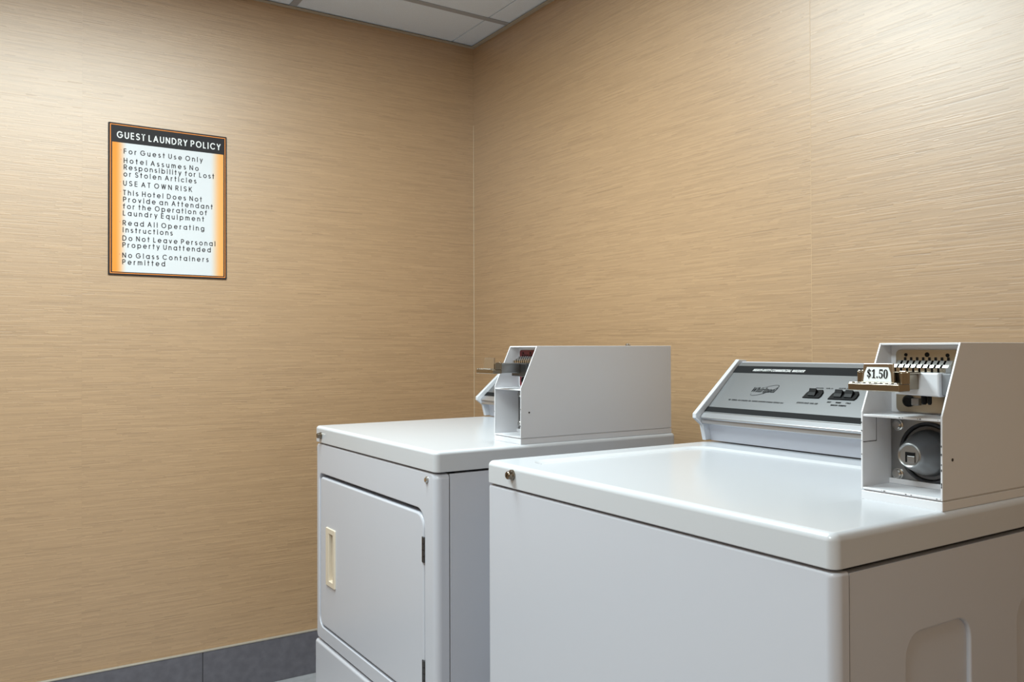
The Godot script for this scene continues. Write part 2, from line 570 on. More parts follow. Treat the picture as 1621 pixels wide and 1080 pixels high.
func make_glyphs() -> void:
	var bowl := arc(0.36, 0.36, 0.36, 0.36, 0, 360)
	var hump := arc(0.28, 0.42, 0.28, 0.30, 180, 0)
	glyphs = {
		"a": [0.72, [bowl, ln([0.72, 0.72, 0.72, 0])]],
		"b": [0.72, [bowl, ln([0, 1, 0, 0])]],
		"c": [0.62, [arc(0.36, 0.36, 0.36, 0.36, 45, 315)]],
		"d": [0.72, [bowl, ln([0.72, 1, 0.72, 0])]],
		"e": [0.72, [arc(0.36, 0.36, 0.36, 0.36, 0, 318), ln([0.02, 0.36, 0.70, 0.36])]],
		"f": [0.34, [ln([0.14, 0, 0.14, 0.8]) + arc(0.32, 0.8, 0.18, 0.2, 180, 90), ln([0, 0.7, 0.32, 0.7])]],
		"g": [0.72, [bowl, ln([0.72, 0.72, 0.72, 0.0]) + arc(0.36, 0.0, 0.36, 0.28, 0, -150)]],
		"h": [0.56, [ln([0, 1, 0, 0]), hump + [Vector2(0.56, 0)]]],
		"i": [0.04, [ln([0.02, 0.72, 0.02, 0]), ln([0.02, 0.93, 0.02, 1.0])]],
		"l": [0.04, [ln([0.02, 1, 0.02, 0])]],
		"m": [0.88, [ln([0, 0.72, 0, 0]), arc(0.22, 0.48, 0.22, 0.24, 180, 0) + [Vector2(0.44, 0)], arc(0.66, 0.48, 0.22, 0.24, 180, 0) + [Vector2(0.88, 0)]]],
		"n": [0.56, [ln([0, 0.72, 0, 0]), hump + [Vector2(0.56, 0)]]],
		"o": [0.72, [bowl]],
		"p": [0.72, [bowl, ln([0, 0.72, 0, -0.28])]],
		"q": [0.72, [bowl, ln([0.72, 0.72, 0.72, -0.28])]],
		"r": [0.28, [ln([0, 0.72, 0, 0]), arc(0.22, 0.46, 0.22, 0.26, 180, 75)]],
		"s": [0.42, [arc(0.21, 0.54, 0.19, 0.18, 40, 270) + arc(0.21, 0.18, 0.21, 0.18, 90, -145)]],
		"t": [0.30, [ln([0.13, 1, 0.13, 0]), ln([0, 0.7, 0.30, 0.7])]],
		"u": [0.56, [ln([0, 0.72, 0, 0.28]) + arc(0.28, 0.28, 0.28, 0.28, 180, 360), ln([0.56, 0.72, 0.56, 0])]],
		"v": [0.56, [ln([0, 0.72, 0.28, 0, 0.56, 0.72])]],
		"y": [0.56, [ln([0, 0.72, 0.28, 0.0]), ln([0.56, 0.72, 0.17, -0.28])]],
		"A": [0.80, [ln([0, 0, 0.40, 1, 0.80, 0]), ln([0.14, 0.34, 0.66, 0.34])]],
		"C": [0.88, [arc(0.5, 0.5, 0.5, 0.5, 42, 318)]],
		"D": [0.78, [ln([0, 0, 0, 1, 0.28, 1]) + arc(0.28, 0.5, 0.5, 0.5, 90, -90) + [Vector2(0, 0)]]],
		"E": [0.50, [ln([0.50, 1, 0, 1, 0, 0, 0.50, 0]), ln([0, 0.52, 0.46, 0.52])]],
		"F": [0.48, [ln([0.48, 1, 0, 1, 0, 0]), ln([0, 0.52, 0.44, 0.52])]],
		"G": [1.00, [arc(0.5, 0.5, 0.5, 0.5, 42, 360) + [Vector2(0.56, 0.5)]]],
		"H": [0.68, [ln([0, 1, 0, 0]), ln([0.68, 1, 0.68, 0]), ln([0, 0.52, 0.68, 0.52])]],
		"I": [0.04, [ln([0.02, 1, 0.02, 0])]],
		"K": [0.62, [ln([0, 1, 0, 0]), ln([0.58, 1, 0, 0.40]), ln([0.18, 0.58, 0.62, 0])]],
		"L": [0.44, [ln([0, 1, 0, 0, 0.44, 0])]],
		"N": [0.70, [ln([0, 0, 0, 1, 0.70, 0, 0.70, 1])]],
		"O": [1.00, [arc(0.5, 0.5, 0.5, 0.5, 0, 360)]],
		"P": [0.58, [ln([0, 0, 0, 1, 0.32, 1]) + arc(0.32, 0.73, 0.26, 0.27, 90, -90) + [Vector2(0, 0.46)]]],
		"R": [0.58, [ln([0, 0, 0, 1, 0.32, 1]) + arc(0.32, 0.73, 0.26, 0.27, 90, -90) + [Vector2(0, 0.46)], ln([0.28, 0.46, 0.58, 0])]],
		"S": [0.60, [arc(0.30, 0.75, 0.27, 0.25, 30, 270) + arc(0.30, 0.25, 0.29, 0.25, 90, -150)]],
		"T": [0.50, [ln([0, 1, 0.50, 1]), ln([0.25, 1, 0.25, 0])]],
		"U": [0.66, [ln([0, 1, 0, 0.33]) + arc(0.33, 0.33, 0.33, 0.33, 180, 360) + [Vector2(0.66, 1)]]],
		"W": [1.00, [ln([0, 1, 0.25, 0, 0.5, 1, 0.75, 0, 1, 1])]],
		"Y": [0.66, [ln([0, 1, 0.33, 0.45, 0.66, 1]), ln([0.33, 0.45, 0.33, 0])]],
	}

func write(mb: MB, text: String, at: Vector2, width: float, cap: float, pen: float, space: float, narrow: float, z: float, xf: Transform3D) -> void:
	# letters at cap height `cap`, spaced out so that the line is `width` long
	var sum := 0.0
	var gaps := 0
	for i in text.length():
		if text[i] == " ": sum += space * cap
		else:
			sum += glyphs[text[i]][0] * cap * narrow
			if i + 1 < text.length() and text[i + 1] != " ": gaps += 1
	var gap := (width - sum) / gaps
	var x := 0.0
	for i in text.length():
		if text[i] == " ":
			x += space * cap
			continue
		for s in glyphs[text[i]][1]:
			var pts := []
			for p in s: pts.append(at + Vector2(x, 0) + Vector2(p.x * narrow, p.y) * cap)
			mb.stroke(pts, pen, z, xf)
		x += glyphs[text[i]][0] * cap * narrow
		if i + 1 < text.length() and text[i + 1] != " ": x += gap

func build_sign() -> void:
	make_glyphs()
	var w := 0.3455
	var h := 0.4585
	# local frame: x from the sign's left edge, y up from its top edge, z out of the wall
	var o := Vector3(0.0, 1.7797, 1.268)
	var s := thing("policy_sign", "orange and white laundry policy sign with black header on the left wall", "sign", Vector3(0.0, 1.7797 - h, 1.268 - w / 2))
	var xf := face_right(o)
	var mb := MB.new()
	mb.plate(MB.rr(w / 2, -h / 2, w, h, 0.002, 3), 0.005, 0.0008, xf)
	part("board", mb, mats.sign_black, s)
	mb = MB.new()
	var z := 0.0053
	for e in [[0.0045, 0.0045, w - 0.009, 0.0022], [0.0045, h - 0.0067, w - 0.009, 0.0022], [0.0045, 0.0067, 0.0022, h - 0.0134], [w - 0.0067, 0.0067, 0.0022, h - 0.0134]]:
		mb.quad(xf * Vector3(e[0], -e[1] - e[3], z), xf * Vector3(e[0] + e[2], -e[1] - e[3], z), xf * Vector3(e[0] + e[2], -e[1], z), xf * Vector3(e[0], -e[1], z), Vector3(1, 0, 0))
	part("border_line", mb, mats.sign_orange, s, "thin orange border line")
	# printed panel, orange along both sides
	var img := Image.create_empty(256, 8, false, Image.FORMAT_RGB8)
	for i in 256:
		var u := i / 255.0
		var a := smoothstep(0.02, 0.13, u)
		var b := 1.0 - smoothstep(0.87, 0.985, u)
		var k := minf(a, b)
		var c := rgb(230, 142, 60).lerp(rgb(205, 207, 210), k)
		if u > 0.5: c = rgb(230, 162, 92).lerp(rgb(205, 207, 210), k)
		for j in 8: img.set_pixel(i, j, c)
	var m := mat("sign_print", Color.WHITE, 0.7, 0.0, 0.3)
	m.albedo_texture = ImageTexture.create_from_image(img)
	mb = MB.new()
	var x0 := 0.0105
	var x1 := w - 0.0105
	mb.quad_uv(xf * Vector3(x0, -0.449, z), xf * Vector3(x1, -0.449, z), xf * Vector3(x1, -0.0585, z), xf * Vector3(x0, -0.0585, z), Vector3(1, 0, 0), Vector2(0.002, 0), Vector2(0.998, 1))
	part("printed_panel", mb, m, s, "white panel fading to orange at both sides")
	mb = MB.new()
	write(mb, "GUEST LAUNDRY POLICY", Vector2(0.0245, -0.0440), 0.300, 0.0176, 0.0032, 0.72, 0.80, z + 0.0002, xf)
	part("header_lettering", mb, mats.white_print, s, "white lettering on the black header")
	var lines := [
		["For Guest Use Only", 0.0431, 0.0902, 0.2268], ["Hotel Assumes No", 0.0431, 0.1183, 0.2147], ["Responsibility for Lost", 0.0431, 0.1384, 0.2620],
		["or Stolen Articles", 0.0425, 0.1590, 0.2084], ["USE AT OWN RISK", 0.0418, 0.1869, 0.1960], ["This Hotel Does Not", 0.0415, 0.2155, 0.2260],
		["Provide an Attendant", 0.0415, 0.2363, 0.2590], ["for the Operation of", 0.0411, 0.2569, 0.2418], ["Laundry Equipment", 0.0410, 0.2776, 0.2331],
		["Read All Operating", 0.0405, 0.3072, 0.2344], ["Instructions", 0.0405, 0.3284, 0.1401], ["Do Not Leave Personal", 0.0398, 0.3534, 0.2690],
		["Property Unattended", 0.0398, 0.3740, 0.2550], ["No Glass Containers", 0.0395, 0.4050, 0.2485], ["Permitted", 0.0395, 0.4256, 0.1190]]
	for l in lines:
		mb = MB.new()
		write(mb, l[0], Vector2(l[1], -l[2]), l[3], 0.0138, 0.0023, 0.92, 0.86, z + 0.0002, xf)
		part("lettering", mb, mats.sign_ink, s)
	for k in [0, 1, 4, 5, 9, 13]:
		mb = MB.new()
		mb.lathe([Vector2(0.0014, 0.0), Vector2(0.0014, 0.0003), Vector2(0.0, 0.0003)], Transform3D(xf.basis, xf * Vector3(lines[k][1] - 0.0085, -lines[k][2] + 0.0095, z)), 10)
		part("bullet", mb, mats.sign_bullet, s)

# ---------------------------------------------------------------- machines
func flat_bolt(at: Vector3, r: float, out: float, parent: Node) -> void:
	var mb := MB.new()
	mb.lathe([Vector2(r * 1.3, 0), Vector2(r * 1.3, out * 0.3), Vector2(r * 1.05, out * 0.42), Vector2(r, out * 0.88), Vector2(r * 0.86, out), Vector2(r * 0.5, out), Vector2(r * 0.45, out * 0.86), Vector2(0, out * 0.86)], face_front(at), 24)
	part("lock_bolt", mb, mats.bolt_metal, parent)

func dome_bolt(called: String, at: Vector3, r: float, out: float, m: Material, parent: Node, xf_basis := Basis()) -> void:
	var mb := MB.new()
	mb.lathe([Vector2(r * 1.25, 0), Vector2(r * 1.25, out * 0.25), Vector2(r, out * 0.35), Vector2(r * 0.96, out * 0.7), Vector2(r * 0.72, out * 0.95), Vector2(r * 0.3, out), Vector2(0, out)], Transform3D(xf_basis, at), 20)
	part(called, mb, m, parent)

# the metal hood of the coin meter: x0..x1, base y, fixed front and back
func coin_box(parent: Node, x0: float, x1: float, yb: float, price: bool) -> void:
	var y0 := yb + 0.0125
	var yt := 1.1005
	var zb := 0.2475
	var cx := (x0 + x1) / 2
	var th := 0.0026
	var side := [Vector2(-0.6655, y0), Vector2(-zb, y0), Vector2(-zb, yt), Vector2(-0.6245, yt), Vector2(-0.6645, 1.0145)]   # in (-z, y)
	var mb := MB.new()
	for x in [x0, x1 - th]:
		var pr := [[0.0006, 0.0, 0.0, -1.0], [0.0, 0.0006, 1.0, 0.0], [0.0, th - 0.0006, 1.0, 0.0], [0.0006, th, 0.0, 1.0]]
		mb.loft(MB.poly(side), pr, face_right(Vector3(x, 0, 0)))
	mb.box(Vector3(x0 + th, yt - th, zb), Vector3(x1 - th, yt, 0.6245), 0.0006)
	mb.box(Vector3(x0 + th, y0, zb), Vector3(x1 - th, y0 + th, 0.6655), 0.0006)
	mb.box(Vector3(x0 + th, y0 + th, zb), Vector3(x1 - th, yt - th, zb + th), 0.0006)
	var box := part("coin_box", mb, mats.box_enamel, parent, "white sheet metal coin box open at the front")
	mb = MB.new()
	mb.box(Vector3(x0 + 0.0004, yb, zb - 0.001), Vector3(x1 - 0.0002, y0 - 0.0016, 0.6652), 0.0008)
	mb.box(Vector3(x0 + 0.002, y0 - 0.002, zb + 0.002), Vector3(x1 - 0.002, y0 + 0.0004, 0.662), 0.0003)
	part("base_plate", mb, mats.box_enamel, box)
	mb = MB.new()
	mb.box(Vector3(x0 + th, 1.0085, 0.606), Vector3(x1 - th, 1.0115, 0.6640), 0.0006)
	part("shelf", mb, mats.box_enamel, box)
	mb = MB.new()
	mb.box(Vector3(x0 + th, 1.0115, 0.600), Vector3(x1 - th, yt - th, 0.6035), 0.0006)
	part("back_panel", mb, mats.box_enamel, box)
	# coin meter in the upper bay
	mb = MB.new()
	mb.plate(MB.rr(cx, 1.0525, 0.084, 0.079, 0.006, 4), 0.0022, 0.0006, face_front(Vector3(0, 0, 0.6035)))
	part("mounting_plate", mb, mats.nickel_plate if price else mats.red_plate, box, "nickel meter plate" if price else "dark red meter plate")
	for e in [[-0.028, 1.0855, 0.0022], [0.0, 1.0857, 0.0030], [0.026, 1.0850, 0.0024]]:
		mb = MB.new()
		mb.lathe([Vector2(e[2], 0), Vector2(e[2], 0.0006), Vector2(0, 0.0006)], face_front(Vector3(cx + e[0], e[1], 0.6056)), 14)
		part("screw_hole", mb, mats.switch_black, box)
	var pitch := 0.0080
	var sx := cx - 0.0355
	for i in 9:
		mb = MB.new()
		var prof := [Vector2(-0.628, 1.062), Vector2(-0.604, 1.062), Vector2(-0.604, 1.0785), Vector2(-0.612, 1.0785), Vector2(-0.616, 1.0735), Vector2(-0.620, 1.0735), Vector2(-0.623, 1.0700), Vector2(-0.628, 1.0695)]
		var wide := 0.0052 if i < 8 else 0.0075
		mb.loft(MB.poly(prof), [[0.0, 0.0, 1.0, 0.0], [0.0, wide, 1.0, 0.0]], face_right(Vector3(sx + i * pitch, 0, 0)))
		part("slot_tooth", mb, mats.chrome, box)
		if i < 8:
			mb = MB.new()
			mb.box(Vector3(sx + i * pitch + 0.0052, 1.062, 0.6056), Vector3(sx + (i + 1) * pitch, 1.0825, 0.6068), 0.0003)
			part("coin_slot", mb, mats.switch_black, box)
	# slide: body, mount block, handle with its serrated bar and price tag
	mb = MB.new()
	mb.box(Vector3(cx - 0.020, 1.0440, 0.604), Vector3(cx + 0.0095, 1.0625, 0.7005), 0.001)
	mb.box(Vector3(cx - 0.026, 1.0625, 0.640), Vector3(cx + 0.0125, 1.0650, 0.7000), 0.0008)
	part("slide_bar", mb, mats.steel if not price else mats.nickel, box)
	mb = MB.new()
	mb.loft(MB.poly([Vector2(cx - 0.022, 1.0370), Vector2(cx + 0.0345, 1.0355), Vector2(cx + 0.0340, 1.0640), Vector2(cx - 0.020, 1.0640)]), MB.bevel(0.034, 0.002), face_front(Vector3(0, 0, 0.606)))
	part("slide_guide", mb, mats.plastic_white if price else mats.dark_steel, box)
	mb = MB.new()
	mb.box(Vector3(cx + 0.0345, 1.037, 0.606), Vector3(cx + 0.0455, 1.0635, 0.634), 0.0015)
	part("guide_cheek", mb, mats.grey_plastic, box)
	for e in [[0.009, 0.0035], [0.016, 0.0025]]:
		mb = MB.new()
		mb.lathe([Vector2(e[1], 0), Vector2(e[1], 0.010), Vector2(e[1] * 0.6, 0.012), Vector2(0, 0.012)], Transform3D(Basis(Vector3(1, 0, 0), Vector3(0, 0, 1), Vector3(0, -1, 0)), Vector3(cx + e[0], 1.037, 0.628)), 12)
		part("stud", mb, mats.switch_black, box)
	mb = MB.new()
	mb.lathe([Vector2(0.0075, 0), Vector2(0.0075, 0.004), Vector2(0.005, 0.006), Vector2(0, 0.006)], face_front(Vector3(cx - 0.024, 1.027, 0.605)), 16)
	part("stud", mb, mats.switch_black, box)
	mb = MB.new()
	mb.box(Vector3(cx - 0.018, 1.022, 0.605), Vector3(cx - 0.008, 1.031, 0.612), 0.001)
	part("bracket", mb, mats.steel, box)
	var hx := cx + 0.0025
	mb = MB.new()
	mb.box(Vector3(hx - 0.033, 1.0440, 0.700), Vector3(hx + 0.033, 1.0525, 0.722), 0.0012)
	mb.box(Vector3(hx - 0.033, 1.0525, 0.700), Vector3(hx + 0.033, 1.0665, 0.7035), 0.0008)
	mb.box(Vector3(hx + 0.0308, 1.0525, 0.7035), Vector3(hx + 0.033, 1.0660, 0.716), 0.0006)
	var handle := part("slide_handle", mb, mats.nickel, box, "metal slide handle sticking out of the coin box")
	handle.set_meta("label", "metal slide handle sticking out of the coin box")
	for i in 9:
		mb = MB.new()
		mb.box(Vector3(hx - 0.0315 + i * 0.0072, 1.0523, 0.7155), Vector3(hx - 0.0270 + i * 0.0072, 1.0540, 0.7216), 0.0007)
		part("handle_ridge", mb, mats.chrome, box)
	for i in 3:
		mb = MB.new()
		mb.box(Vector3(hx - 0.031 + [0.0, 0.0048, 0.053][i], 1.0650, 0.7000), Vector3(hx - 0.031 + [0.0032, 0.0085, 0.061][i], 1.0678, 0.7045), 0.0007)
		part("handle_ridge", mb, mats.chrome, box)
	var tx := face_front(Vector3(hx - 0.0015, 0, 0.7085)) * Transform3D(Basis(Vector3(1, 0, 0), -0.08), Vector3.ZERO)
	tx.origin.y = 1.0535
	mb = MB.new()
	mb.plate(MB.poly([Vector2(-0.0205, 0), Vector2(0.0215, 0), Vector2(0.0190, 0.0225), Vector2(-0.0185, 0.0225)]), 0.003, 0.0008, tx)
	part("price_holder", mb, mats.chrome, box)
	if price:
		var lx := tx.translated_local(Vector3(0.0005, 0.0008, 0.003))
		mb = MB.new()
		mb.loft(MB.poly([Vector2(-0.0180, 0), Vector2(0.0180, 0), Vector2(0.0168, 0.0100), Vector2(0.0135, 0.0172), Vector2(-0.0138, 0.0172), Vector2(-0.0170, 0.0100)]), [[0.0, 0.0, 1.0, 0.0], [0.0, 0.0006, 1.0, 0.0]], lx)
		part("price_label", mb, mats.label_white, box)
		lettering("$1.50", "Droid Serif", true, 0.0122, 0.0265, lx.translated_local(Vector3(0, 0.0032, 0.0009)), mats.switch_black, box, 0.0)
	# lock in the lower bay
	mb = MB.new()
	mb.plate(MB.rr(cx, (y0 + 1.007) / 2, x1 - x0 - 2 * th, 1.007 - y0 - 0.003, 0.001, 2), 0.003, 0.0008, face_front(Vector3(0, 0, 0.602)))
	part("lock_plate", mb, mats.steel, box, "grey metal lock plate")
	mb = MB.new()
	mb.box(Vector3(x0 + th, y0 + th, 0.606), Vector3(x1 - th, y0 + 0.0095, 0.610), 0.0008)
	part("lip", mb, mats.box_enamel, box)
	for e in [[-0.040, 0.9955], [-0.0405, 0.9325], [0.040, 0.9955], [0.040, 0.9325]]:
		dome_bolt("bolt", Vector3(cx + e[0], e[1], 0.605), 0.0060, 0.005, mats.chrome, box)
	var lock := face_front(Vector3(cx + 0.0015, 0.9635, 0.605)).scaled_local(Vector3(1, 1, 1.0 if price else 0.45))
	mb = MB.new()
	mb.lathe([Vector2(0.0385, 0.0), Vector2(0.0380, 0.003), Vector2(0.0355, 0.0045), Vector2(0.0340, 0.003), Vector2(0.0330, 0.0008), Vector2(0.0, 0.0006)], lock, 40)
	part("lock_collar", mb, mats.dark_steel, box)
	mb = MB.new()
	mb.lathe([Vector2(0.0290, 0.001), Vector2(0.0285, 0.006), Vector2(0.0262, 0.014), Vector2(0.0225, 0.024), Vector2(0.0190, 0.033), Vector2(0.0165, 0.040), Vector2(0.0150, 0.0435), Vector2(0.0138, 0.0445), Vector2(0.0128, 0.0438), Vector2(0.0120, 0.0430), Vector2(0, 0.0430)], lock, 40)
	part("lock_cylinder", mb, mats.steel, box, "round steel lock with a keyhole")
	mb = MB.new()
	mb.rbox(lock * Vector3(0.0012, -0.0022, 0.0433), Vector3(0.0125, 0.0125, 0.0010), 0.0003, 1)
	part("keyhole", mb, mats.switch_black, box)
	mb = MB.new()
	mb.rbox(lock * Vector3(0.0026, -0.0044, 0.0437), Vector3(0.0095, 0.0080, 0.0016), 0.0005, 1)
	part("key_plug", mb, mats.steel, box)
	# small things on the hood
	mb = MB.new()
	mb.lathe([Vector2(0.0019, 0.0), Vector2(0.0019, 0.0004), Vector2(0, 0.0004)], face_right(Vector3(x1, 0.9635, 0.6445)), 12)
	part("rivet", mb, mats.chip, box)
	mb = MB.new()
	mb.lathe([Vector2(0.006, 0.0), Vector2(0.0058, 0.003), Vector2(0.004, 0.005), Vector2(0, 0.0055)], face_up(Vector3(x1 - 0.03, yt, 0.352)), 16)
	part("top_screw", mb, mats.chrome, box)
	# chipped paint along the edges
	var rng := RandomNumberGenerator.new()
	rng.seed = 77
	for i in (22 if price else 6):
		var c := Vector3.ZERO
		var s := Vector3(0.0016, 0.0010, 0.0006) * rng.randf_range(0.4, 1.2)
		match i % 4:
			0: c = Vector3(x0 + rng.randf_range(0.004, 0.1), y0 + 0.0014, 0.6655)
			1:
				c = Vector3(x1 - 0.0013, rng.randf_range(0.93, 1.008), 0.6652)
				s = Vector3(s.y, s.x * 1.6, s.z)
			2: c = Vector3(x0 + rng.randf_range(0.004, 0.1), 1.0100, 0.6640)
			3:
				c = Vector3(x0 + 0.0013, rng.randf_range(0.915, 1.01), 0.6652)
				s = Vector3(s.y, s.x, s.z)
		mb = MB.new()
		mb.rbox(c, s, 0.0002, 1)
		part("paint_chip", mb, mats.chip, box)
	if price:
		# scratched outline of a torn-off sticker inside the left wall
		mb = MB.new()
		mb.box(Vector3(x0 + th, 0.9760, 0.636), Vector3(x0 + th + 0.0003, 0.9768, 0.664), 0.0001)
		mb.box(Vector3(x0 + th, 0.9768, 0.6360), Vector3(x0 + th + 0.0003, 1.006, 0.6366), 0.0001)
		part("scratch", mb, mats.chip, box)

func lettering(text: String, family: String, bold: bool, height: float, width: float, xf: Transform3D, m: Material, parent: Node, slant: float) -> void:
	var f := SystemFont.new()
	f.font_names = PackedStringArray([family])
	f.font_weight = 700 if bold else 400
	var tm := TextMesh.new()
	tm.font = f
	tm.text = text
	tm.font_size = 64
	tm.pixel_size = 0.01
	tm.depth = 0.02
	tm.curve_step = 2.0
	tm.vertical_alignment = VERTICAL_ALIGNMENT_BOTTOM
	var box := tm.get_aabb()
	var o := MeshInstance3D.new()
	o.name = "lettering"
	o.mesh = tm
	o.material_override = m
	parent.add_child(o, true)
	var sx := width / box.size.x
	var sy := height / box.size.y
	var b := Basis(xf.basis.x * sx, (xf.basis.y + xf.basis.x * slant) * sy, xf.basis.z * 0.01)
	o.transform = Transform3D(b, xf.origin - org - b * Vector3(box.get_center().x, box.position.y, 0))

# slanted control console along the back of a machine
func console(parent: Node, x0: float, x1: float, yb: float, washer: bool) -> void:
	var k := Vector2(-0.372, yb + 0.052)              # (-z, y) of the knee and of the top edge
	var t := Vector2(-0.2535, yb + 0.1605)
	var body := [Vector2(-0.345, yb + 0.002), Vector2(-0.243, yb + 0.002), Vector2(-0.243, t.y - 0.004), Vector2(-0.2535, t.y), k, Vector2(-0.372, k.y - 0.006), Vector2(-0.352, k.y - 0.016)]
	var mb := MB.new()
	mb.loft(MB.poly(body), [[0.0, 0.0, 1.0, 0.0], [0.0, x1 - x0 - 0.020, 1.0, 0.0]], face_right(Vector3(x0 + 0.010, 0, 0)))
	var c := part("control_console", mb, mats.panel_enamel, parent, "slanted control console along the back")
	var cap := [Vector2(-0.361, yb + 0.003), Vector2(-0.239, yb + 0.003), Vector2(-0.239, t.y + 0.003), Vector2(-0.262, t.y + 0.0045), Vector2(-0.3885, yb + 0.0575), Vector2(-0.3885, yb + 0.0490), Vector2(-0.369, yb + 0.034)]
	for x in [x0, x1 - 0.011]:
		mb = MB.new()
		var pr := [[0.002, 0.0, 0.5, -0.85], [0.0, 0.002, 1.0, 0.0], [0.0, 0.009, 1.0, 0.0], [0.0006, 0.0104, 0.7, 0.7], [0.002, 0.011, 0.0, 1.0]]
		mb.loft(MB.poly(cap), pr, face_right(Vector3(x, 0, 0)))
		part("end_cap", mb, mats.enamel, c)
	dome_bolt("screw", Vector3(x0 + 0.0055, yb + 0.010, 0.3608), 0.0022, 0.0012, mats.chip, c)
	# face plate frame: origin at the knee on the left, y up the slope
	var e2 := Vector3(0, t.y - k.y, -(t.x * -1.0 - k.x * -1.0) * -1.0)
	e2 = Vector3(0, t.y - k.y, (-t.x) - (-k.x)).normalized()
	var fx := Transform3D(Basis(Vector3(1, 0, 0), e2, Vector3(1, 0, 0).cross(e2)), Vector3(x0 + 0.0112, k.y, 0.372))
	var w := x1 - x0 - 0.0224
	mb = MB.new()
	mb.plate(MB.rr(w / 2, 0.0835, w, 0.147, 0.0015, 2), 0.002, 0.0006, fx)
	part("face_plate", mb, mats.aluminium, c, "brushed aluminium face plate")
	mb = MB.new()
	mb.plate(MB.rr(w / 2, 0.001, w, 0.017, 0.007, 4), 0.004, 0.003, fx)
	mb.plate(MB.rr(w / 2, -0.0060, w, 0.012, 0.004, 4), 0.003, 0.002, Transform3D(Basis(Vector3(1, 0, 0), 0.62) * fx.basis, fx.origin + Vector3(0, -0.0035, -0.0015)))
	part("trim_bar", mb, mats.alu_trim, c)
	for e in [[0.1250, 0.1455], [0.0120, 0.0255]]:
		mb = MB.new()
		mb.loft(MB.rr(w / 2, (e[0] + e[1]) / 2, w, e[1] - e[0], 0.0004, 1), [[0.0, 0.002, 1.0, 0.0], [0.0, 0.0023, 1.0, 0.0]], fx)
		part("stripe", mb, mats.black_print, c, "black printed stripe")
	if not washer:
		return
	var bx := x0 + 0.0112
	lettering("HEAVY-DUTY-COMMERCIAL WASHER", "Droid Sans", true, 0.0068, 0.124, fx.translated_local(Vector3(1.656 - bx, 0.1305, 0.0025)), mats.white_print, c, 0.25)
	# script logo with its ring
	lettering("Whirlpool", "Droid Serif", true, 0.0170, 0.058, fx.translated_local(Vector3(1.652 - bx, 0.0690, 0.0024)), mats.black_print, c, 0.30)
	mb = MB.new()
	var ring := []
	for i in 25:
		var a := deg_to_rad(-200 + i * 12.6)
		var p := Vector2(cos(a) * 0.030, sin(a) * 0.0085).rotated(0.46)
		ring.append(p + Vector2(1.657 - bx, 0.0785))
	for i in ring.size() - 1:
		mb.stroke([ring[i], ring[i + 1]], 0.0005 + 0.0006 * sin(PI * i / ring.size()), 0.0024, fx)
	part("logo_ring", mb, mats.black_print, c)
	# fine print, too small to read in the photograph
	var rng := RandomNumberGenerator.new()
	rng.seed = 9
	for row in [[1.586, 1.719, 0.0466, 0.0030], [1.7476, 1.7911, 0.0500, 0.0034], [1.768, 1.786, 0.0900, 0.0022], [1.790, 1.803, 0.0900, 0.0022], [1.815, 1.833, 0.0915, 0.0022], [1.838, 1.850, 0.0915, 0.0022], [1.856, 1.868, 0.0900, 0.0022]]:
		mb = MB.new()
		var x: float = row[0] - bx
		while x < row[1] - bx:
			var letters := rng.randi_range(3, 8)
			for i in letters:
				if x > row[1] - bx: break
				mb.stroke([Vector2(x, row[2]), Vector2(x + rng.randf_range(-0.0004, 0.0009), row[2] + row[3])], 0.0007, 0.0024, fx)
				mb.stroke([Vector2(x, row[2] + row[3] * rng.randf()), Vector2(x + 0.0013, row[2] + row[3] * rng.randf())], 0.0005, 0.0024, fx)
				x += 0.0021
			x += 0.0018
		part("fine_print", mb, mats.black_print, c)
	for e in [["HOT", 1.8125, 0.0075], ["WARM", 1.8310, 0.0105], ["COLD", 1.8510, 0.0095]]:
		lettering(e[0], "Droid Sans", true, 0.0030, e[2], fx.translated_local(Vector3(e[1] - bx, 0.0560, 0.0024)), mats.black_print, c, 0.2)
	lettering("WASH TEMPS", "Droid Sans", true, 0.0034, 0.031, fx.translated_local(Vector3(1.8345 - bx, 0.0490, 0.0024)), mats.black_print, c, 0.2)
	# rocker switches in clipped black bezels
	for e in [[1.7525, 1.7900, 1], [1.8065, 1.8620, 2]]:
		mb = MB.new()
		var a: float = e[0] - bx
		var b: float = e[1] - bx
		mb.plate(MB.poly([Vector2(a, 0.0640), Vector2(b - 0.003, 0.0645), Vector2(b, 0.0700), Vector2(b, 0.0795), Vector2(b - 0.004, 0.0858), Vector2(a + 0.008, 0.0845), Vector2(a + 0.003, 0.0770)]), 0.0045, 0.0015, fx)
		part("switch_bezel", mb, mats.switch_black, c, "black switch bezel")
		for i in e[2]:
			mb = MB.new()
			var sx: float = a + 0.011 + i * 0.021
			mb.loft(MB.poly([Vector2(-0.0810, 0.004), Vector2(-0.0680, 0.004), Vector2(-0.0680, 0.0065), Vector2(-0.0745, 0.0080), Vector2(-0.0810, 0.0115)]), [[0.0, 0.0, 1.0, 0.0], [0.0, 0.0145, 1.0, 0.0]], fx * Transform3D(Basis(Vector3(0, -1, 0), Vector3(0, 0, 1), Vector3(-1, 0, 0)), Vector3(sx + 0.0145, 0, 0)))
			part("rocker", mb, mats.switch_black, c)

